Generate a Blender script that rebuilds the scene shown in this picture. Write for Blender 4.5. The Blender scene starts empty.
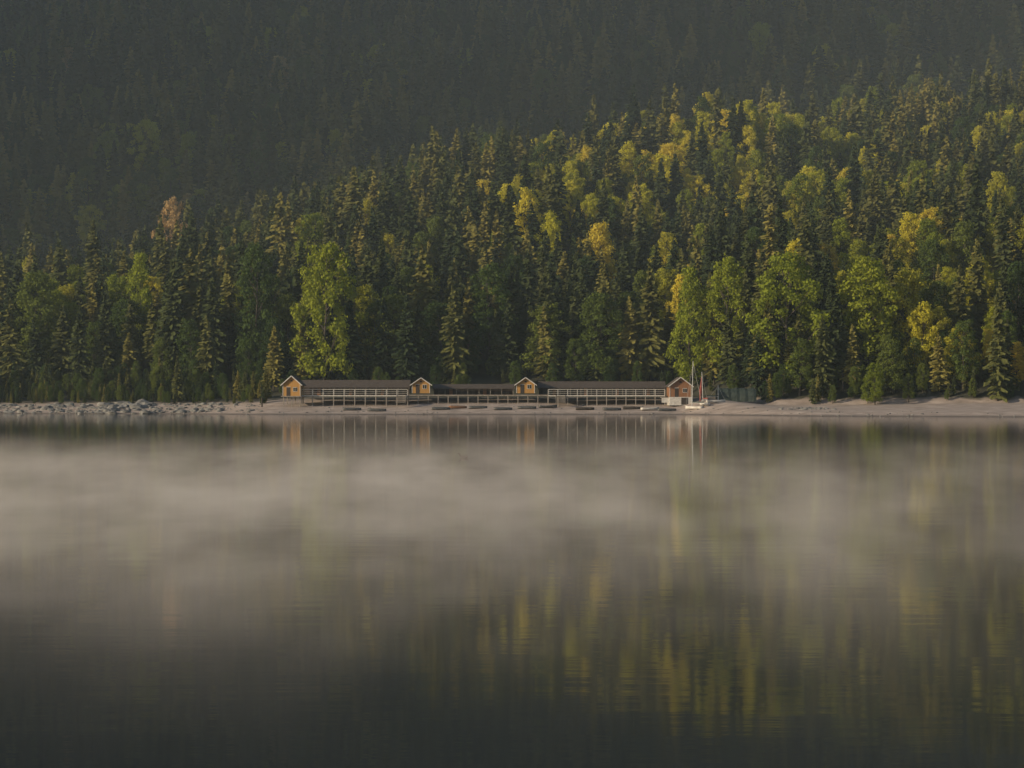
import bpy, math, random
import numpy as np
from mathutils import Vector

random.seed(5); rng=np.random.default_rng(11)
scene=bpy.context.scene
scene.view_settings.view_transform='Standard'; scene.view_settings.look='None'; scene.view_settings.exposure=0
COL=scene.collection
F=2500.0; CH=3.0; HZ=401.0
def PX(px,y): return (px-512)/F*y
def PZ(py,y): return CH+(HZ-py)/F*y

# ---------------------------------------------------------------- noise
def _h(ix,iy,s):
    n=(ix*374761393+iy*668265263+s*1442695041).astype(np.int64)&0xffffffff
    n=((n^(n>>13))*1274126177)&0xffffffff
    return ((n^(n>>16))&0xffff)/65535.0
def vnoise(x,y,s=0):
    x=np.asarray(x,float);y=np.asarray(y,float)
    x0=np.floor(x);y0=np.floor(y);fx=x-x0;fy=y-y0
    fx=fx*fx*(3-2*fx);fy=fy*fy*(3-2*fy)
    x0=x0.astype(np.int64);y0=y0.astype(np.int64)
    a=_h(x0,y0,s);b=_h(x0+1,y0,s);c=_h(x0,y0+1,s);d=_h(x0+1,y0+1,s)
    return (a*(1-fx)+b*fx)*(1-fy)+(c*(1-fx)+d*fx)*fy
def fbm(x,y,s=0,o=3):
    t=0;a=1;n=0
    for i in range(o):
        t=t+a*(vnoise(x*2**i,y*2**i,s+i*7)-.5);n+=a;a*=.5
    return t/n*2
def sst(t):
    t=np.clip(t,0,1);return t*t*(3-2*t)

# ---------------------------------------------------------------- terrain
def shore(x): return np.interp(x,[-400,-150,-75,-55,38,60,110,400],[640,602,575,553,551,492,458,450])+fbm(x/14,x*0,3)*2.5
def ybase(x): return np.interp(x,[-400,-140,-60,40,60,150,400],[660,630,606,604,572,560,560])
def ycrest(x): return np.interp(x,[-156,-83,-4,85,180,500],[760,790,820,860,880,930])
def hcrest(x): return np.interp(x,[-400,-156,-83,-4,85,180,500],[18,26,43,66,86,97,125])
def zf(x,y):
    x=np.asarray(x,float);y=np.asarray(y,float)
    ys=shore(x);d=y-ys
    z1=np.interp(d,[-900,-300,-30,0,9,20,34,46,80],[-40,-15,-2.2,0,.75,1.9,3.5,4.2,5])
    z2=np.interp(d,[-900,-300,-30,0,15,60,110,140],[-40,-15,-2.2,0,.8,1.5,2.6,4.0])
    w=sst((x-38)/25)
    zb=z1*(1-w)+z2*w
    zb=zb+np.where(d>0,fbm(x/5,y/5,9)*.14*np.clip(d/8,0,1),0)
    yb=ybase(x);yc=ycrest(x);hc=hcrest(x)
    t=np.clip((y-yb)/(yc-yb),0,1)
    front=zb+(hc-4.5)*(t**.92)
    back=np.where(y>yc,-11*sst((y-yc)/60)+.53*np.clip(y-yc-55,0,760),0)
    amp=np.clip((y-yb)/80,0,1)
    n=fbm(x/60,y/90,21)*13*amp+fbm(x/110,y/160,5)*38*np.clip((y-yc)/120,0,1)
    z=front+back+n
    # unseen steep spur added left of the bay to shade the back slope
    sx=sst((-400-x)/230.0)
    sp=500*sst((y-590+fbm(x/90,y*0,2)*20)/80)*sx
    return np.maximum(z,sp+z*.15)
def mesh_obj(name,verts,faces,mats,smooth=False,parent=None,link=True):
    me=bpy.data.meshes.new(name)
    me.from_pydata([tuple(v) for v in verts],[],[tuple(f) for f in faces])
    for m in mats: me.materials.append(m)
    if smooth: me.polygons.foreach_set('use_smooth',[True]*len(me.polygons))
    me.update()
    ob=bpy.data.objects.new(name,me)
    if link: COL.objects.link(ob)
    if parent: ob.parent=parent
    return ob

# ---------------------------------------------------------------- materials
def newmat(name):
    m=bpy.data.materials.new(name);m.use_nodes=True
    nt=m.node_tree;nt.nodes.clear()
    out=nt.nodes.new('ShaderNodeOutputMaterial')
    return m,nt,out
def N(nt,t,**kw):
    n=nt.nodes.new(t)
    for k,v in kw.items():
        if k.startswith('_'): setattr(n,k[1:],v)
        else: n.inputs[k.replace('_',' ')].default_value=v
    return n
def ramp(nt,stops,fac=None):
    r=nt.nodes.new('ShaderNodeValToRGB');e=r.color_ramp.elements
    e[0].position=stops[0][0];e[0].color=(*stops[0][1],1)
    e[1].position=stops[-1][0];e[1].color=(*stops[-1][1],1)
    for p,c in stops[1:-1]:
        q=e.new(p);q.color=(*c,1)
    if fac is not None: nt.links.new(fac,r.inputs[0])
    return r
def simple(name,c1,c2,scale=3.0,rough=.8,stretch=(1,1,1),bump=.0):
    m,nt,out=newmat(name)
    tc=N(nt,'ShaderNodeTexCoord');mp=N(nt,'ShaderNodeMapping');mp.inputs['Scale'].default_value=stretch
    nt.links.new(tc.outputs['Object'],mp.inputs[0])
    n=N(nt,'ShaderNodeTexNoise',Scale=scale,Detail=5.0);nt.links.new(mp.outputs[0],n.inputs['Vector'])
    r=ramp(nt,[(.3,c1),(.7,c2)],n.outputs[0])
    b=N(nt,'ShaderNodeBsdfPrincipled',Roughness=rough);nt.links.new(r.outputs[0],b.inputs['Base Color'])
    if bump:
        bp=N(nt,'ShaderNodeBump',Strength=bump,Distance=.05);nt.links.new(n.outputs[0],bp.inputs['Height']);nt.links.new(bp.outputs[0],b.inputs['Normal'])
    nt.links.new(b.outputs[0],out.inputs[0]);return m
def foliage(name,stops,trans=.35,nscale=.25):
    m,nt,out=newmat(name)
    oi=N(nt,'ShaderNodeObjectInfo')
    r=ramp(nt,stops,oi.outputs['Random'])
    d=N(nt,'ShaderNodeBsdfDiffuse');nt.links.new(r.outputs[0],d.inputs[0])
    if trans>0:
        t=N(nt,'ShaderNodeBsdfTranslucent')
        nt.links.new(r.outputs[0],t.inputs[0])
        s=N(nt,'ShaderNodeMixShader');s.inputs[0].default_value=trans
        nt.links.new(d.outputs[0],s.inputs[1]);nt.links.new(t.outputs[0],s.inputs[2])
        nt.links.new(s.outputs[0],out.inputs[0])
    else: nt.links.new(d.outputs[0],out.inputs[0])
    return m
M_spruce=foliage('spruce_needles',[(0,(.028,.042,.020)),(.4,(.056,.068,.026)),(.75,(.105,.105,.032)),(1,(.20,.175,.046))],.0)
M_beech=foliage('beech_leaves',[(0,(.15,.19,.026)),(.35,(.22,.26,.03)),(.7,(.31,.32,.035)),(1,(.39,.36,.045))],.42)
M_beech_sun=foliage('beech_leaves_painted_sun',[(0,(.40,.40,.035)),(.5,(.54,.49,.05)),(1,(.60,.47,.07))],.42)  # yellower beech leaves, warm sunlight of the upper slope painted into the colour
M_green=foliage('maple_leaves',[(0,(.038,.065,.024)),(.5,(.075,.112,.028)),(1,(.14,.17,.036))],.35)
M_rust=foliage('budding_leaves',[(0,(.42,.28,.13)),(1,(.42,.32,.15))],.4)
M_bark=simple('bark',(.035,.028,.022),(.09,.075,.06),1.5,.95,(1,1,.2))
M_white=simple('white_paint',(.36,.34,.32),(.55,.53,.50),2,.6)
M_yel=simple('ochre_boards',(.28,.145,.035),(.38,.20,.05),2,.75,(6,1,.3))
M_brn=simple('redbrown_boards',(.16,.075,.035),(.24,.11,.05),2,.75,(6,1,.3))
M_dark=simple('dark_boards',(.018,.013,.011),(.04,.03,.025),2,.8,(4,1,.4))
M_roof=simple('brown_roof_shingles',(.035,.027,.024),(.080,.062,.053),3,.85,(.5,3,1))
M_wood=simple('weathered_planks',(.14,.12,.105),(.25,.22,.195),2,.85,(1,6,1))
M_glass=simple('window_glass',(.01,.012,.014),(.02,.022,.025),1,.12)
M_rock=simple('limestone',(.09,.09,.09),(.21,.205,.20),.9,.92,bump=.6)
M_red=simple('red_sailcloth',(.16,.03,.025),(.24,.05,.04),2,.8)
M_tarp=simple('green_tarpaulin',(.012,.022,.018),(.025,.038,.032),1.2,.7)
M_blue=simple('boat_paint_dark',(.03,.035,.04),(.08,.075,.07),2,.5)
M_alu=simple('mast_metal',(.34,.34,.34),(.46,.46,.46),2,.45)

# terrain material
M_ter,nt,out=newmat('shore_and_forest_floor')
g=N(nt,'ShaderNodeNewGeometry');sep=N(nt,'ShaderNodeSeparateXYZ');nt.links.new(g.outputs['Position'],sep.inputs[0])
n1=N(nt,'ShaderNodeTexNoise',Scale=.35,Detail=8.0);nt.links.new(g.outputs['Position'],n1.inputs['Vector'])
n2=N(nt,'ShaderNodeTexNoise',Scale=6.0,Detail=4.0);nt.links.new(g.outputs['Position'],n2.inputs['Vector'])
sand=ramp(nt,[(.3,(.28,.225,.195)),(.55,(.42,.34,.30)),(.75,(.56,.46,.41))],n1.outputs[0])
mm=N(nt,'ShaderNodeMixRGB',_blend_type='MULTIPLY');mm.inputs[0].default_value=.5
nt.links.new(sand.outputs[0],mm.inputs[1]);nt.links.new(n2.outputs[0],mm.inputs[2])
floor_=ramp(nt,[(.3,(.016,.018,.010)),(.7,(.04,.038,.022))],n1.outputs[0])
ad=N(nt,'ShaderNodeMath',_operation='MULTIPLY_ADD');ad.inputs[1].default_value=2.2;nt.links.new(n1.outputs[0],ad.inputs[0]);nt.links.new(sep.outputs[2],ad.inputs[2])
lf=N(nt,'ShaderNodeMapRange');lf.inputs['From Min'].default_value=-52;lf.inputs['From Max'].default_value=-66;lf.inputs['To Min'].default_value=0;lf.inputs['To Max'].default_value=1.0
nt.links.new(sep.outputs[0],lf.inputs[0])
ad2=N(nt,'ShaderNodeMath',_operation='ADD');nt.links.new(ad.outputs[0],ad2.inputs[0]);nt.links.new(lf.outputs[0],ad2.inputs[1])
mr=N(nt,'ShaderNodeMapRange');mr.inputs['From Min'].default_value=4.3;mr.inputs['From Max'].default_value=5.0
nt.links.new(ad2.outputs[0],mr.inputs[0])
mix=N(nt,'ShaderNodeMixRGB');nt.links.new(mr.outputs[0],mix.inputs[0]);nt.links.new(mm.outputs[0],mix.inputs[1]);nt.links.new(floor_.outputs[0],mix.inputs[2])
wet=N(nt,'ShaderNodeMapRange');wet.inputs['From Min'].default_value=.05;wet.inputs['From Max'].default_value=.35;wet.inputs['To Min'].default_value=.35
nt.links.new(sep.outputs[2],wet.inputs[0])
ws=N(nt,'ShaderNodeVectorMath',_operation='SCALE');nt.links.new(mix.outputs[0],ws.inputs[0]);nt.links.new(wet.outputs[0],ws.inputs['Scale'])
b=N(nt,'ShaderNodeBsdfPrincipled',Roughness=.95);nt.links.new(ws.outputs[0],b.inputs['Base Color'])
nt.links.new(b.outputs[0],out.inputs[0])

xs=np.concatenate([np.arange(-4000,-1400,200),np.arange(-1400,-200,16),np.arange(-200,200,1.6),np.arange(200,1000,16),np.arange(1000,4001,200)])
yy=np.concatenate([np.arange(-3000,400,100),np.arange(400,440,8),np.arange(440,630,1.6),np.arange(630,1700,12),np.arange(1700,5001,200)])
X,Y=np.meshgrid(xs,yy);Z=zf(X,Y)
nx,ny=len(xs),len(yy)
V=np.stack([X.ravel(),Y.ravel(),Z.ravel()],1)
i,j=np.meshgrid(np.arange(nx-1),np.arange(ny-1));a=(j*nx+i).ravel()
mesh_obj('hillside_terrain',V.tolist(),np.stack([a,a+1,a+nx+1,a+nx],1).tolist(),[M_ter],True)

# ---------------------------------------------------------------- lake
M_w,nt,out=newmat('lake_water')
g=N(nt,'ShaderNodeNewGeometry')
mp=N(nt,'ShaderNodeMapping');mp.inputs['Scale'].default_value=(.35,1.0,1);nt.links.new(g.outputs['Position'],mp.inputs[0])
n1=N(nt,'ShaderNodeTexNoise',Scale=.9,Detail=4.0,Roughness=.55);nt.links.new(mp.outputs[0],n1.inputs['Vector'])
n2=N(nt,'ShaderNodeTexNoise',Scale=.08,Detail=2.0);nt.links.new(mp.outputs[0],n2.inputs['Vector'])
mu=N(nt,'ShaderNodeMath',_operation='MULTIPLY_ADD');mu.inputs[1].default_value=3.0
nt.links.new(n2.outputs[0],mu.inputs[0]);nt.links.new(n1.outputs[0],mu.inputs[2])
bp=N(nt,'ShaderNodeBump',Strength=1.0,Distance=.0038);nt.links.new(mu.outputs[0],bp.inputs['Height'])
b=N(nt,'ShaderNodeBsdfPrincipled',Roughness=.048,IOR=1.40);b.inputs['Base Color'].default_value=(.004,.007,.008,1)
nt.links.new(bp.outputs[0],b.inputs['Normal']);nt.links.new(b.outputs[0],out.inputs[0])
mesh_obj('lake_water',[(-4000,-3000,0),(4000,-3000,0),(4000,700,0),(-4000,700,0)],[(0,1,2,3)],[M_w])

# ---------------------------------------------------------------- trees
def tube(verts,faces,p0,p1,r0,r1,seg=6):
    p0=Vector(p0);p1=Vector(p1);d=(p1-p0).normalized();u=d.orthogonal().normalized();w=d.cross(u);b=len(verts)
    for p,r in ((p0,r0),(p1,r1)):
        for k in range(seg):
            an=2*math.pi*k/seg;verts.append(tuple(p+(u*math.cos(an)+w*math.sin(an))*r))
    for k in range(seg): faces.append((b+k,b+(k+1)%seg,b+seg+(k+1)%seg,b+seg+k))
def finish_tree(name,bv,bf,LV,mat,link=False):
    nb=len(bv);n=LV.shape[0]
    verts=list(bv)+[tuple(v) for v in LV.reshape(-1,3).tolist()]
    idx=(np.arange(n*4).reshape(n,4)+nb).tolist()
    me=bpy.data.meshes.new(name);me.from_pydata(verts,[],list(bf)+[tuple(q) for q in idx])
    me.materials.append(M_bark);me.materials.append(mat)
    mi=np.ones(len(me.polygons),dtype=np.int32);mi[:len(bf)]=0
    me.polygons.foreach_set('material_index',mi);me.update()
    return me
def quads(C,size,flat=.5,r=rng,asp=.7,D=None):
    n=len(C);N_=r.normal(size=(n,3));N_[:,2]=N_[:,2]+flat
    if D is not None: N_=N_*.6+D*1.1
    N_/=np.linalg.norm(N_,axis=1)[:,None]
    U=np.cross(N_,r.normal(size=(n,3)));U/=np.linalg.norm(U,axis=1)[:,None]+1e-9
    W=np.cross(N_,U);s=(size*(.6+.8*r.random(n)))[:,None]
    return np.stack([C-U*s,C-W*s*asp,C+U*s,C+W*s*asp],1)
def make_beech(seed,mat,H=28,R=7.5,z0=.16,nc=60,lean=0,topy=.0):
    r=np.random.default_rng(seed);rd=random.Random(seed)
    bv,bf=[],[]
    pts=[Vector((0,0,-1.5))]
    for k in range(1,7): pts.append(Vector((rd.uniform(-.3,.3)*k*.5,rd.uniform(-.3,.3)*k*.5,H*.13*k)))
    for k in range(6): tube(bv,bf,pts[k],pts[k+1],.4*(1-k/6.5),.4*(1-(k+1)/6.5))
    L=[]
    lob=[rd.uniform(.75,1.2) for _ in range(7)]
    for c in range(nc):
        t=(c+rd.random())/nc
        z=H*(z0+(.95-z0)*t)
        prof=math.sin(math.pi*(t*.80+.15)**.9)**.55
        th=c*2.4+rd.uniform(-.5,.5)
        k=lob[int((th%6.283)/6.283*7)%7]*(.9+.18*math.sin(th*3+t*7+seed))
        rad=R*prof*k*math.sqrt(rd.uniform(.25,1))*.86
        cx,cy=rad*math.cos(th),rad*math.sin(th)
        cr=H*.066*rd.uniform(.6,1.3)*(1.1-.3*t)
        if c%3==0:
            zz=max(H*.1,z-rad*.7-2);f=min(5.9,zz/(H*.13));i0=int(f);bp_=pts[i0].lerp(pts[min(6,i0+1)],f-i0)
            mid=bp_.lerp(Vector((cx,cy,z)),.5)+Vector((0,0,-.6))
            tube(bv,bf,bp_,mid,.15,.08,4);tube(bv,bf,mid,(cx,cy,z),.08,.03,4)
        n=int(100*(cr/1.5)**1.7)+25
        D=r.normal(size=(n,3));D[:,2]+=.25;D/=np.linalg.norm(D,axis=1)[:,None]
        P=D*(r.random(n)**.3)[:,None]*cr;P[:,2]*=.68
        P+=r.normal(size=(n,3))*.28
        P+=np.array([cx,cy,z]);L.append(quads(P,.28,.4,r,.75,D*.7))
    return finish_tree('beech',bv,bf,np.concatenate(L),mat)
def make_spruce(seed,mat,H=28,R=3.9,z0=.1,dens=1.0,power=.85):
    r=np.random.default_rng(seed);rd=random.Random(seed)
    bv,bf=[],[];tube(bv,bf,(0,0,-1.5),(0,0,H*.5),.34,.2);tube(bv,bf,(0,0,H*.5),(0,0,H*.99),.2,.03,5)
    Q=[];z=H*z0
    ph=rd.uniform(0,6)
    while z<H*.985:
        t=(z/H-z0)/(1-z0)
        Lm=R*((1-t)**power)*(1 if t>.12 else .6+3.3*t)+.2
        nb=max(4,int((8 if t<.8 else 6)*dens))
        gap=rd.uniform(.75,1.15)
        for b_ in range(nb):
            if rd.random()<.12:continue
            th=rd.uniform(0,6.283);Lb=Lm*gap*rd.uniform(.6,1.12)*(1+.15*math.sin(th+ph+t*9))
            up=.25*(t)-.12;n=max(2,int(Lb/.8));zj=z+rd.uniform(-.3,.3)
            dx,dy=math.cos(th),math.sin(th)
            for k in range(n):
                s0=(k+.1)/n;s1=min(1.12,(k+1.35)/n)
                def P(s,off,dz):
                    return (dx*Lb*s-dy*off, dy*Lb*s+dx*off, zj+Lb*(up*s-.30*s*s+.10*s**4)+dz)
                w=(.28+.6*(1-s0)**.7)*min(1,Lb/1.6)*rd.uniform(.6,1.3)+.08
                dr=-rd.uniform(.2,.7)
                for sg in (1,-1):
                    Q.append([P(s0,0,.04),P(s1,sg*.05,.02),P(s1+.04,sg*w*.7,dr*.9+rd.uniform(-.1,.1)),P(s0+.05,sg*w,dr)])
        z+=rd.uniform(.42,.7)*(1.15-.4*t)
    return finish_tree('spruce',bv,bf,np.array(Q),mat)
protos=[]
for k,(R,pw,z0) in enumerate([(4.2,.85,.12),(4.8,.75,.08),(3.6,.8,.2),(4.4,.9,.06),(3.1,.65,.28),(5.0,.85,.15)]):
    protos.append(('a%d_spruce'%k,make_spruce(100+k,M_spruce,27,R,z0,1.0 if k!=4 else .75,pw)))
NS=6
for k,(R,z0,nc) in enumerate([(7.2,.14,60),(6.4,.18,54),(8.2,.10,70),(5.4,.12,46)]):
    protos.append(('b%d_beech'%k,make_beech(200+k,M_beech,25,R,z0,nc)))
for k,(R,z0,nc) in enumerate([(7,.10,60),(6,.14,50)]):
    protos.append(('c%d_maple'%k,make_beech(300+k,M_green,25,R,z0,nc)))
protos.append(('d0_budding',make_beech(400,M_rust,24,7,.15,50)))
for k,(R,z0,nc) in enumerate([(7.4,.12,60),(6.2,.16,50)]):
    protos.append(('e%d_gold_beech'%k,make_beech(500+k,M_beech_sun,25,R,z0,nc)))  # gold kinds wear the leaf colour with sunlight painted in
pc=bpy.data.collections.new('forest_tree_kinds')
for n_,me in protos:
    ob=bpy.data.objects.new(n_,me);pc.objects.link(ob)
PM=dict(protos)

P=[];IDX=[];ROT=[];SC=[]
def put(x,y,idx,s,sz=None,dz=0):
    P.append((x,y,float(zf(x,y))+dz));IDX.append(idx);ROT.append((random.gauss(0,.02),random.gauss(0,.02),random.uniform(0,6.283)))
    SC.append((s,s,sz if sz else s))
def zone(x0,x1,y0,y1,sp,cond):
    gx=np.arange(x0,x1,sp);gy=np.arange(y0,y1,sp);A,B=np.meshgrid(gx,gy)
    A=A.ravel()+rng.uniform(-.48,.48,A.size)*sp;B=B.ravel()+rng.uniform(-.48,.48,B.size)*sp
    k=cond(A,B);return A[k],B[k]
inner=lambda x,y:(np.abs(x)<.205*y*1.12+15)
A,B=zone(-420,420,560,960,6.1,lambda x,y:inner(x,y)&(y>ybase(x)+4))
A2,B2=zone(-420,420,960,1290,7.8,inner)
A=np.concatenate([A,A2]);B=np.concatenate([B,B2])
PXs=512+A/B*F;tt=(B-ybase(A))/(ycrest(A)-ybase(A))
cl=fbm(A/28,B/28,55,3);cl2=fbm(A/45,B/45,77,2)
for k in range(len(A)):
    x,y=A[k],B[k];px=PXs[k];t=tt[k]
    p=.07;painted_sun=.2  # second value: share of beeches given the painted sunlight colour
    if t<1.12:
        if 480<px<770 and t>.5: p=.56;painted_sun=.8
        if px>=640 and t<.7: p=.38;painted_sun=.3
        if px>=760 and t>=.7: p=.34;painted_sun=.45
        if px<340 and t<.5: p=.16;painted_sun=.1
        if 340<px<640 and t<.4: p=.09;painted_sun=.1
    else: p=.12;painted_sun=0
    p=p*(1+2.4*cl[k])
    u=random.random()
    s=random.uniform(.60,1.04)*(1+.12*cl2[k])
    if t<.06: s*=.85
    if u<p:
        s*=random.uniform(.6,.9)
        idx=NS+7+random.randint(0,1) if random.random()<painted_sun else NS+random.choice([0,1,2,3])
        if t<.12 and random.random()<.6: idx=NS+random.choice([4,5])
        if t>1.12: idx=NS+random.choice([4,5,4,0,2,1])
    elif u<p+.14: idx=NS+4+random.randint(0,1);s*=.8
    elif u<p+.143 and t>.6: idx=NS+6;s*=.8
    else: idx=random.choice([0,0,1,1,2,3,3,4,5])
    put(x,y,idx,s*(1.0 if t<1.12 else 1.15),s*random.uniform(.85,1.15))
# outer parts of the mountain
A,B=zone(-1100,800,560,1400,17,lambda x,y:(~inner(x,y))&(y>ybase(x)+4))
for x,y in zip(A,B): put(x,y,random.choice([0,1,2,3,5]),random.uniform(.8,1.2)*1.1)
# understorey along the forest edge
for k in range(320):
    x=random.uniform(-170,170);y=float(ybase(x))+random.uniform(0,16)
    put(x,y,random.choice([NS+4,NS+5,NS+4,NS+5,3,1]),random.uniform(.08,.30),None)
# forest reaching down to the rocks on the left shore
for k in range(330):
    x=random.uniform(-175,-57);ys=float(shore(x));u=random.random()
    y=ys+23+16*u
    if y>float(ybase(x))+4: y=float(ybase(x))+random.uniform(-6,4)
    put(x,y,random.choice([NS+4,NS+5,3,1,0,3]),random.uniform(.07,.14)+.32*u*random.random(),None)
fm=bpy.data.meshes.new('forest');fm.from_pydata(P,[],[])
def attr(name,typ,data,key):
    a_=fm.attributes.new(name,typ,'POINT');a_.data.foreach_set(key,np.array(data).ravel())
attr('kind','INT',np.array(IDX,dtype=np.int32),'value')
attr('rot','FLOAT_VECTOR',np.array(ROT,dtype=np.float32),'vector')
attr('scl','FLOAT_VECTOR',np.array(SC,dtype=np.float32),'vector')
fo=bpy.data.objects.new('forest',fm);COL.objects.link(fo)
ng=bpy.data.node_groups.new('scatter_trees','GeometryNodeTree')
ng.interface.new_socket('Geometry',in_out='INPUT',socket_type='NodeSocketGeometry')
ng.interface.new_socket('Geometry',in_out='OUTPUT',socket_type='NodeSocketGeometry')
gi=ng.nodes.new('NodeGroupInput');go=ng.nodes.new('NodeGroupOutput')
ip=ng.nodes.new('GeometryNodeInstanceOnPoints');ci=ng.nodes.new('GeometryNodeCollectionInfo')
ci.inputs['Collection'].default_value=pc;ci.inputs['Separate Children'].default_value=True;ci.inputs['Reset Children'].default_value=True
def na(nm,t):
    q=ng.nodes.new('GeometryNodeInputNamedAttribute');q.data_type=t;q.inputs['Name'].default_value=nm;return q.outputs['Attribute']
ng.links.new(gi.outputs[0],ip.inputs['Points']);ng.links.new(ci.outputs[0],ip.inputs['Instance'])
ip.inputs['Pick Instance'].default_value=True
ng.links.new(na('kind','INT'),ip.inputs['Instance Index'])
ng.links.new(na('rot','FLOAT_VECTOR'),ip.inputs['Rotation']);ng.links.new(na('scl','FLOAT_VECTOR'),ip.inputs['Scale'])
ng.links.new(ip.outputs[0],go.inputs[0])
md=fo.modifiers.new('scatter','NODES');md.node_group=ng
print('forest instances',len(P))

def single(name,px,top,wpx,y,key,baseH,baseR):
    x=PX(px,y);z=float(zf(x,y));H=PZ(top,y)-z
    ob=bpy.data.objects.new(name,PM[key]);COL.objects.link(ob)
    ob.location=(x,y,z);sh=H/baseH;sw=(wpx*y/F)/(2*baseR)
    ob.scale=(sw,sw,sh);ob.rotation_euler=(0,0,random.uniform(0,6.28))
for a_ in [('beech_tree',325,240,74,612,'b2_beech',25,7.8),('beech_tree',35,268,62,640,'c0_maple',25,7),
 ('beech_tree',255,240,50,625,'c1_maple',25,6),('beech_tree',140,250,34,640,'b3_beech',25,5.2),
 ('beech_tree',690,264,40,600,'b3_beech',25,5.2),('beech_tree',727,254,60,598,'b0_beech',25,7),('beech_tree',788,250,82,585,'b2_beech',25,7.8),
 ('beech_tree',868,254,72,583,'b0_beech',25,7),('beech_tree',908,266,52,588,'b1_beech',25,6),('beech_tree',875,362,26,566,'b2_beech',25,7.8),
 ('beech_tree',528,186,36,690,'e1_gold_beech',25,6.2),('beech_tree',552,210,34,680,'e0_gold_beech',25,7.4),
 ('beech_tree',610,122,46,815,'e0_gold_beech',25,7.4),('beech_tree',652,126,52,820,'e0_gold_beech',25,7.4),('beech_tree',772,100,38,850,'e1_gold_beech',25,6.2),
 ('budding_tree',172,194,44,752,'d0_budding',24,7),
 ('maple_tree',600,290,58,612,'c0_maple',25,7),('maple_tree',548,302,50,614,'c1_maple',25,6),('maple_tree',440,300,60,616,'c0_maple',25,7),
 ('maple_tree',490,262,60,622,'c1_maple',25,6),('maple_tree',395,292,56,618,'c0_maple',25,7),
 ('spruce_tree',998,286,30,566,'a3_spruce',27,4.4),('spruce_tree',190,246,34,628,'a4_spruce',27,3.2),('spruce_tree',832,270,32,580,'a2_spruce',27,3.8),
 ('spruce_tree',650,262,40,612,'a1_spruce',27,5.0),('spruce_tree',960,262,36,585,'a0_spruce',27,4.4)]:
    single(*a_)

# ---------------------------------------------------------------- buildings
def empty(name,loc,rz=0):
    e=bpy.data.objects.new(name,None);e.location=loc;e.rotation_euler=(0,0,rz);COL.objects.link(e);return e
def box(parent,name,c,s,mat,rot=(0,0,0)):
    hx,hy,hz=[q/2 for q in s]
    v=[(sx*hx,sy*hy,sz*hz) for sz in(-1,1) for sy in(-1,1) for sx in(-1,1)]
    f=[(0,2,3,1),(4,5,7,6),(0,1,5,4),(1,3,7,5),(3,2,6,7),(2,0,4,6)]
    o=mesh_obj(name,v,f,[mat],parent=parent);o.location=c;o.rotation_euler=rot;return o
def gable_hut(name,x,y,z,w,d,hw,hr,wall,win=True,door=True,stilts=0,rz=0,trim=True):
    e=empty(name,(x,y,z),rz);hw2=w/2
    v=[];
    for yy_ in(-d/2,d/2): v+=[(-hw2,yy_,0),(hw2,yy_,0),(hw2,yy_,hw),(0,yy_,hr-.12),(-hw2,yy_,hw)]
    f=[(0,1,2,3,4),(9,8,7,6,5),(0,5,6,1),(1,6,7,2),(4,9,5,0),(2,7,8,3),(3,8,9,4)]
    mesh_obj('walls',v,f,[wall],parent=e)
    sl=math.atan2(hr-hw,hw2);ov=.45;ln=(hw2+ov)/math.cos(sl)
    for sg in(-1,1):
        cx=sg*(hw2+ov)/2;cz=hr-(hw2+ov)/2*math.tan(sl)+.06
        box(e,'roof_side',(cx,0,cz),(ln,d+1.0,.12),M_roof,(0,sg*sl,0))
        if trim: box(e,'barge_board',(cx,-d/2-.53,cz-.04),(ln,.06,.2),M_white,(0,sg*sl,0))
        box(e,'corner_board',(sg*(hw2-.07),-d/2-.03,hw/2),(.12,.05,hw-.05),M_white if trim else wall)
    if door:
        box(e,'door',(-w*.18,-d/2-.03,1.0),(.85,.05,2.0),M_dark);box(e,'door_head',(-w*.18,-d/2-.045,2.06),(1.05,.06,.1),M_white)
    if win:
        wx=w*.2
        box(e,'window_frame',(wx,-d/2-.025,1.5),(1.0,.05,1.0),M_white);box(e,'window_pane',(wx,-d/2-.06,1.5),(.84,.03,.84),M_glass)
        box(e,'window_bar',(wx,-d/2-.085,1.5),(.06,.02,.84),M_white)
        box(e,'side_window',(hw2+.02,0,1.5),(.04,1.0,.9),M_glass)
    box(e,'gable_vent',(0,-d/2-.03,hw+(hr-hw)*.42),(.5,.04,.35),M_dark)
    if stilts:
        for sx in(-hw2+.2,0,hw2-.2):
            for sy in(-d/2+.2,d/2-.2): box(e,'stilt',(sx,sy,-stilts/2-.12),(.22,.22,stilts),M_wood)
        box(e,'floor_platform',(0,-.3,-.1),(w+.6,d+1.2,.2),M_wood)
    return e
YD=575
DK=4.35
gable_hut('wooden_boathouse',PX(293.5,YD-2),YD-2,PZ(396,YD-2),4.1,6,2.75,4.55,M_yel,stilts=3.2,rz=-.06)
gable_hut('wooden_boathouse',PX(421,YD+6),YD+6,DK+.45,4.2,5,2.1,3.55,M_yel,rz=.03)
gable_hut('wooden_boathouse',PX(525.5,YD+6),YD+6,DK+.45,4.3,5,2.1,3.6,M_yel)
e=gable_hut('wooden_boathouse',PX(679,YD-3),YD-3,PZ(397,YD-3),5.0,6,2.6,4.45,M_brn,rz=.05)
box(e,'white_basement',(0,-.1,-.95),(5.1,6.1,1.9),M_white)
box(e,'basement_door',(.9,-3.19,-.95),(1.5,.06,1.6),M_dark)
box(e,'side_landing',(-3.4,.2,-.1),(1.8,5,.16),M_wood)
box(e,'white_landing_panel',(-3.4,-2.38,-.75),(1.7,.06,1.1),M_white)
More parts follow.
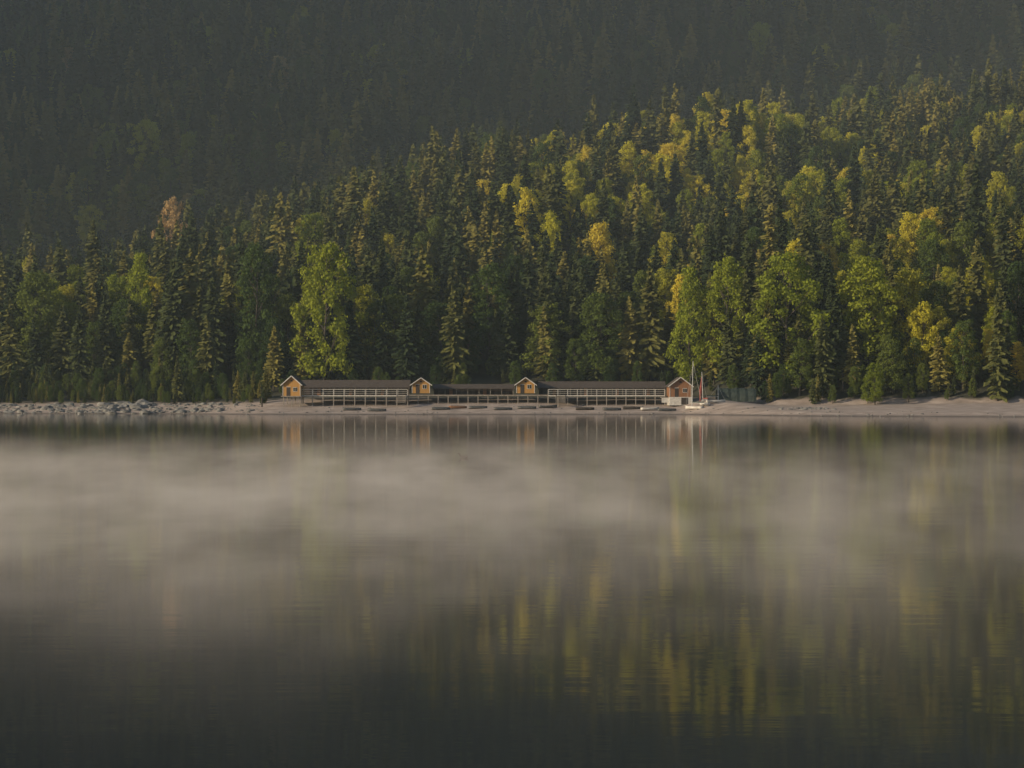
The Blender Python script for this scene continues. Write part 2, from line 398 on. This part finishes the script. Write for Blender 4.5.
def cabin_row(x0,x1,y,z,name='changing_cabin_row',hw=2.0,hr=3.5,d=4.5,wall=M_dark):
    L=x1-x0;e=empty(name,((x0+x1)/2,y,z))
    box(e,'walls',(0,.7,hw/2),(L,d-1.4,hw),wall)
    sl=math.atan2(hr-hw,d/2)
    for sg in(-1,1):
        box(e,'roof_side',(0,sg*(d/4+.2),(hw+hr)/2+.02),(L+.6,(d/2+.6)/math.cos(sl),.14),M_roof,(-sg*sl,0,0))
    box(e,'eaves_gutter',(0,-d/2-.62,hw-.42),(L+.6,.1,.14),M_dark)
    n=int(L/2.4)
    for k in range(n):
        cx=-L/2+(k+.5)*L/n
        box(e,'cabin_door',(cx,-d/2+1.37,.9),(.8,.05,1.75),M_brn if k%3==1 else M_roof)
        box(e,'veranda_post',(cx+L/n/2,-d/2-.5,hw/2-.1),(.12,.12,hw-.25),M_wood)
    return e
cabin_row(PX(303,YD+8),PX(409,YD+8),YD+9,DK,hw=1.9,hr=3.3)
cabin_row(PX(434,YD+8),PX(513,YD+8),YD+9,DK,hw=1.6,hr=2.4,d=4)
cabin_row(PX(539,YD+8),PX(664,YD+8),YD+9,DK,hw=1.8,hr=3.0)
def deck(name,x0,x1,y0,y1,z,rail=True):
    e=empty(name,((x0+x1)/2,(y0+y1)/2,z));L=x1-x0;W=y1-y0
    box(e,'planking',(0,0,-.08),(L,W,.16),M_wood);box(e,'edge_beam',(0,-W/2-.05,-.16),(L,.08,.2),M_white if rail else M_wood)
    n=int(L/2.2)
    for k in range(n+1):
        cx=-L/2+k*L/n
        h=z-float(zf((x0+x1)/2+cx,y0))+.4
        box(e,'deck_post',(cx,-W/2+.12,-h/2-.16),(.2,.2,h),M_wood)
        if rail: box(e,'rail_post',(cx,-W/2-.02,.6),(.13,.12,1.35),M_white)
    if rail:
        for zz,t in((1.3,.11),(.85,.06),(.42,.06)): box(e,'rail_bar',(0,-W/2-.1,zz),(L,.06,t),M_white)
    return e
deck('railed_boardwalk',PX(303,YD),PX(408,YD),YD-3.2,YD+6,DK)
deck('railed_boardwalk',PX(548,YD),PX(664,YD),YD-3.2,YD+6,DK)
deck('boardwalk',PX(408.2,YD),PX(547.8,YD),YD,YD+6,DK+.1,False)
def stairs(x,y,z,h,n=9,w=2):
    e=empty('wooden_stairs',(x,y,z))
    for k in range(n): box(e,'tread',(0,-k*.45,-h*(k+1)/n),(w,.42,.08),M_wood)
    for sx in(-w/2-.05,w/2+.05): box(e,'stringer',(sx,-(n-1)*.225,-h*.5-.1),(.07,n*.5,.2),M_wood,(math.atan2(h,n*.45),0,0))
stairs(PX(402,YD),YD-3.6,DK,1.7);stairs(PX(560,YD),YD-3.6,DK,1.7)

# ---------------------------------------------------------------- boats
def hull_mesh(name,L,W,H,mat,parent,thick=.06):
    v=[];f=[];ns=12;nr=9
    for k in range(ns+1):
        t=k/ns;w=W/2*(math.sin(math.pi*min(1,(t*.78+.22)))**.6 if t<1 else 0);w=max(w,.02)
        if t==0:w=W*.36
        sheer=H*(1+.35*(2*t-.8)**2*.6)
        for q in range(nr):
            an=math.pi*q/(nr-1);cx=-math.cos(an);sn=math.sin(an)
            v.append(((t-.5)*L,w*math.copysign(abs(cx)**.7,cx),sheer*(1-sn**.75)+(.12*H*t*t)))
    for k in range(ns):
        for q in range(nr-1):
            a_=k*nr+q;f.append((a_,a_+1,a_+nr+1,a_+nr))
    f.append(tuple(range(nr-1,-1,-1)))
    o=mesh_obj(name,v,f,[mat],True,parent);m=o.modifiers.new('s','SOLIDIFY');m.thickness=thick;return o
def rowboat(px,y,rz,up,mat,L=4.2):
    x=PX(px,y);z=float(zf(x,y));e=empty('rowing_boat',(x,y,z+(.62 if up else .02)),rz)
    if up: e.rotation_euler=(math.pi,0,rz)
    hull_mesh('hull',L,1.5,.55,mat,e)
    for sx in(-.9,.3,1.1): box(e,'thwart',(sx,0,.4),(.25,1.15,.05),M_wood)
    box(e,'keel',(0,0,-.03),(L*.8,.05,.08),M_wood)
for px,y,rz,up,m_ in [(352,563,.1,1,M_blue),(377,561,-.1,1,M_blue),(441,563,.05,1,M_blue),(458,566,.3,1,M_brn),(478,565,0,1,M_blue),(503,562,.1,1,M_blue),
    (527,564,-.1,1,M_blue),(548,566,.1,0,M_blue),(585,563,0,1,M_dark),(612,562,.1,1,M_blue),(632,564,-.1,1,M_dark),(650,561,.2,0,M_white),(667,560,.1,1,M_blue)]:
    rowboat(px,y,rz,up,m_)
def sailboat(px,y,mast,sailmat,rz,rake=0):
    x=PX(px,y);z=max(float(zf(x,y)),0);e=empty('sailing_dinghy',(x,y,z),rz);e.rotation_euler=(rake,0,rz)
    hull_mesh('hull',4.4,1.6,.6,M_white,e)
    box(e,'foredeck',(1.2,0,.58),(1.6,.8,.05),M_white)
    v=[];f=[];tube(v,f,(.5,0,.2),(.5,0,mast),.10,.06,8);mesh_obj('mast',v,f,[M_alu],parent=e)
    v=[];f=[];tube(v,f,(.5,0,1.5),(-2.0,0,1.4),.06,.05,8);mesh_obj('boom',v,f,[M_alu],parent=e)
    v=[];f=[]
    for k in range(6): tube(v,f,(.5-.5*k,0,1.62+.02*(k%2)),(0-.5*k,0,1.62),.16 if k%2 else .12,.12,7)
    mesh_obj('furled_mainsail',v,f,[sailmat or M_tarp],parent=e)
    v=[];f=[];tube(v,f,(2.1,0,.6),(.5,0,mast*.93),.015,.015,4);tube(v,f,(-2.1,0,.6),(.5,0,mast*.97),.015,.015,4);mesh_obj('rigging',v,f,[M_alu],parent=e)
    if sailmat==M_red:
        v=[];f=[];tube(v,f,(2.1,0,1.0),(1.5,0,3.4),.12,.36,7);tube(v,f,(1.5,0,3.4),(.62,0,mast*.85),.36,.09,7);mesh_obj('furled_jib',v,f,[M_red],parent=e)
sailboat(694,556,10.8,None,2.6,.05);sailboat(704,558,7.6,M_red,1.9,-.04);sailboat(716,560,4.0,None,.2)
def tarp(px,y,L=9,W=5,H=3.1):
    x=PX(px,y);e=empty('tarpaulin_boat_shelter',(x,y,float(zf(x,y))-.1));v=[];f=[];n=14;m_=12
    for k in range(n+1):
        for q in range(m_+1):
            an=math.pi*q/m_;rr=1+.03*math.sin(k*2.1)+.02*math.sin(q*3+k)
            v.append(((k/n-.5)*L,-math.cos(an)*W/2*rr,math.sin(an)**.8*H*rr))
    for k in range(n):
        for q in range(m_):
            a_=k*(m_+1)+q;f.append((a_,a_+1,a_+m_+2,a_+m_+1))
    f.append(tuple(range(m_+1)));f.append(tuple(n*(m_+1)+q for q in range(m_,-1,-1)))
    mesh_obj('cover',v,f,[M_tarp],parent=e)
    for k in range(5): box(e,'hoop',((k/4-.5)*L*.96,0,H+.07),(.08,1.2,.06),M_wood)
tarp(736,575)
v=[];f=[];tube(v,f,(0,0,-1),(0,0,2.0),.2,.16,9);tube(v,f,(0,0,2.0),(0,0,2.15),.22,.1,9)
o=mesh_obj('mooring_post',v,f,[M_dark]);x=PX(262,572);o.location=(x,572,float(zf(x,572)))
# swimming duck: lofted body, neck, head and bill as one mesh
def duck(px,py):
    y=CH*F/(py-HZ);x=PX(px,y)
    ring=[(-.30,.02,.10),(-.22,.06,.08),(-.10,.10,.06),(.02,.11,.05),(.12,.08,.07),(.17,.045,.13),(.19,.035,.19),(.22,.042,.24),(.27,.03,.25),(.30,.014,.24),(.345,.008,.235)]
    v=[];f=[];m_=10
    for a_,r_,z_ in ring:
        for q in range(m_): an=2*math.pi*q/m_;v.append((a_,r_*math.cos(an),z_+r_*.85*math.sin(an)))
    for k in range(len(ring)-1):
        for q in range(m_): f.append((k*m_+q,k*m_+(q+1)%m_,(k+1)*m_+(q+1)%m_,(k+1)*m_+q))
    f.append(tuple(range(m_)));f.append(tuple((len(ring)-1)*m_+q for q in range(m_)))
    o=mesh_obj('duck',v,f,[M_dark],True);o.location=(x,y,-.02);o.rotation_euler=(0,0,2.7)
duck(463,458)

# ---------------------------------------------------------------- boulders
def rocks(name,items):
    import bmesh
    bm=bmesh.new()
    for x,y,z,s in items:
        r_=bmesh.ops.create_icosphere(bm,subdivisions=2,radius=1)
        q=[random.uniform(.7,1.5),random.uniform(.7,1.2),random.uniform(.35,.7)]
        sd=random.uniform(0,99);an=random.uniform(-.5,.5)
        for v_ in r_['verts']:
            c=v_.co;k=1+.6*(float(vnoise(c.x*1.3+sd,c.y*1.3+c.z*1.7))-.5)+.3*(float(vnoise(c.x*3+sd,c.z*3+c.y*2))-.5)
            a0,b0=c.x*q[0]*k,c.y*q[1]*k
            v_.co=(x+s*(a0*math.cos(an)-b0*math.sin(an)),y+s*(a0*math.sin(an)+b0*math.cos(an)),z+s*c.z*q[2]*k)
    me=bpy.data.meshes.new(name);bm.to_mesh(me);bm.free();me.materials.append(M_rock)
    o=bpy.data.objects.new(name,me);COL.objects.link(o)
it=[]
for k in range(640):
    px=random.uniform(-40,262);x0=PX(px,600);y=float(shore(x0))+random.uniform(-.5,24)
    x=PX(px,y);s=random.choice([.2,.25,.3,.4,.5,.9])*random.uniform(.7,1.2)
    if px>225: s*=.6
    if 100<px<150: s*=1.7
    it.append((x,y,float(zf(x,y))+s*.1,s))
rocks('shore_boulders',it)
it=[]
for k in range(50):
    px=random.gauss(808,12);y=random.uniform(520,545);x=PX(px,y);s=random.uniform(.15,.55);it.append((x,y,float(zf(x,y))+s*.1,s))
for k in range(220):
    x=random.uniform(-60,170);y=float(shore(x))+abs(random.gauss(0,9));s=random.uniform(.08,.28);it.append((x,y,float(zf(x,y))+s*.2,s))
rocks('beach_stones',it)

# ---------------------------------------------------------------- haze and mist
def vol_box(name,x0,x1,y0,y1,z0,z1,mat):
    v=[(x,y,z) for z in(z0,z1) for y in(y0,y1) for x in(x0,x1)]
    return mesh_obj(name,v,[(0,2,3,1),(4,5,7,6),(0,1,5,4),(1,3,7,5),(3,2,6,7),(2,0,4,6)],[mat])
M_hz,nt,out=newmat('morning_haze')
vs=N(nt,'ShaderNodeVolumeScatter',Density=.00027);vs.inputs['Color'].default_value=(.70,.86,1,1)
nt.links.new(vs.outputs[0],out.inputs['Volume'])
vol_box('morning_haze',-300,420,430,1400,-3,300,M_hz)
M_mi,nt,out=newmat('lake_mist')
g=N(nt,'ShaderNodeNewGeometry');sep=N(nt,'ShaderNodeSeparateXYZ');nt.links.new(g.outputs['Position'],sep.inputs[0])
mp=N(nt,'ShaderNodeMapping');mp.inputs['Scale'].default_value=(.30,.09,.8);nt.links.new(g.outputs['Position'],mp.inputs[0])
n1=N(nt,'ShaderNodeTexNoise',Scale=1.0,Detail=3.5,Roughness=.62);nt.links.new(mp.outputs[0],n1.inputs['Vector'])
m1=N(nt,'ShaderNodeMapRange');m1.inputs['From Min'].default_value=.44;m1.inputs['From Max'].default_value=.66;m1.inputs['To Min'].default_value=.14;nt.links.new(n1.outputs[0],m1.inputs[0])
hz=N(nt,'ShaderNodeMapRange');hz.inputs['From Min'].default_value=1.5;hz.inputs['From Max'].default_value=0.0;nt.links.new(sep.outputs[2],hz.inputs[0])
ra=N(nt,'ShaderNodeMapRange');ra.inputs['From Min'].default_value=24;ra.inputs['From Max'].default_value=50;nt.links.new(sep.outputs[1],ra.inputs[0])
rb=N(nt,'ShaderNodeMapRange');rb.inputs['From Min'].default_value=165;rb.inputs['From Max'].default_value=45;rb.inputs['To Min'].default_value=.0;nt.links.new(sep.outputs[1],rb.inputs[0])
rc=N(nt,'ShaderNodeMapRange');rc.inputs['From Min'].default_value=14;rc.inputs['From Max'].default_value=-4;rc.inputs['To Min'].default_value=.42;nt.links.new(sep.outputs[0],rc.inputs[0])
def mul(a_,b_):
    q=N(nt,'ShaderNodeMath',_operation='MULTIPLY');nt.links.new(a_,q.inputs[0])
    if isinstance(b_,float): q.inputs[1].default_value=b_
    else: nt.links.new(b_,q.inputs[1])
    return q.outputs[0]
den=mul(mul(mul(mul(mul(m1.outputs[0],hz.outputs[0]),ra.outputs[0]),rb.outputs[0]),rc.outputs[0]),.068)
vs=N(nt,'ShaderNodeVolumeScatter');vs.inputs['Color'].default_value=(1,.89,.85,1);nt.links.new(den,vs.inputs['Density'])
nt.links.new(vs.outputs[0],out.inputs['Volume'])
for m_ in(M_mi,M_hz):
    try: m_.cycles.volume_sampling='DISTANCE'
    except Exception as ex: print('vs',ex)
try: M_mi.cycles.volume_step_rate=.45
except Exception as ex: print('step',ex)
vol_box('lake_mist',-45,45,24,167,.01,1.5,M_mi)

# ---------------------------------------------------------------- light + camera
el=math.radians(17);S=Vector((-.91*math.cos(el),-.41*math.cos(el),math.sin(el))).normalized()
w=bpy.data.worlds.new('World');scene.world=w;w.use_nodes=True;nt=w.node_tree
bg=nt.nodes['Background'];sk=nt.nodes.new('ShaderNodeTexSky');sk.sky_type='NISHITA';sk.sun_disc=False
sk.sun_elevation=el;sk.sun_rotation=math.atan2(S.x,S.y);nt.links.new(sk.outputs[0],bg.inputs[0]);bg.inputs[1].default_value=.11
ld=bpy.data.lights.new('sun','SUN');ld.energy=5.0;ld.angle=math.radians(.5);ld.color=(1,.84,.58)
lo=bpy.data.objects.new('sun',ld);COL.objects.link(lo);lo.rotation_euler=S.to_track_quat('Z','Y').to_euler();lo.location=(-300,-100,300)
cd=bpy.data.cameras.new('camera');cd.sensor_width=36;cd.lens=36*F/1024;cd.clip_end=9000;cd.clip_start=.5
cd.shift_y=(HZ-384)/1024
co=bpy.data.objects.new('camera',cd);COL.objects.link(co);co.location=(0,0,CH);co.rotation_euler=(math.pi/2,0,0)
scene.camera=co
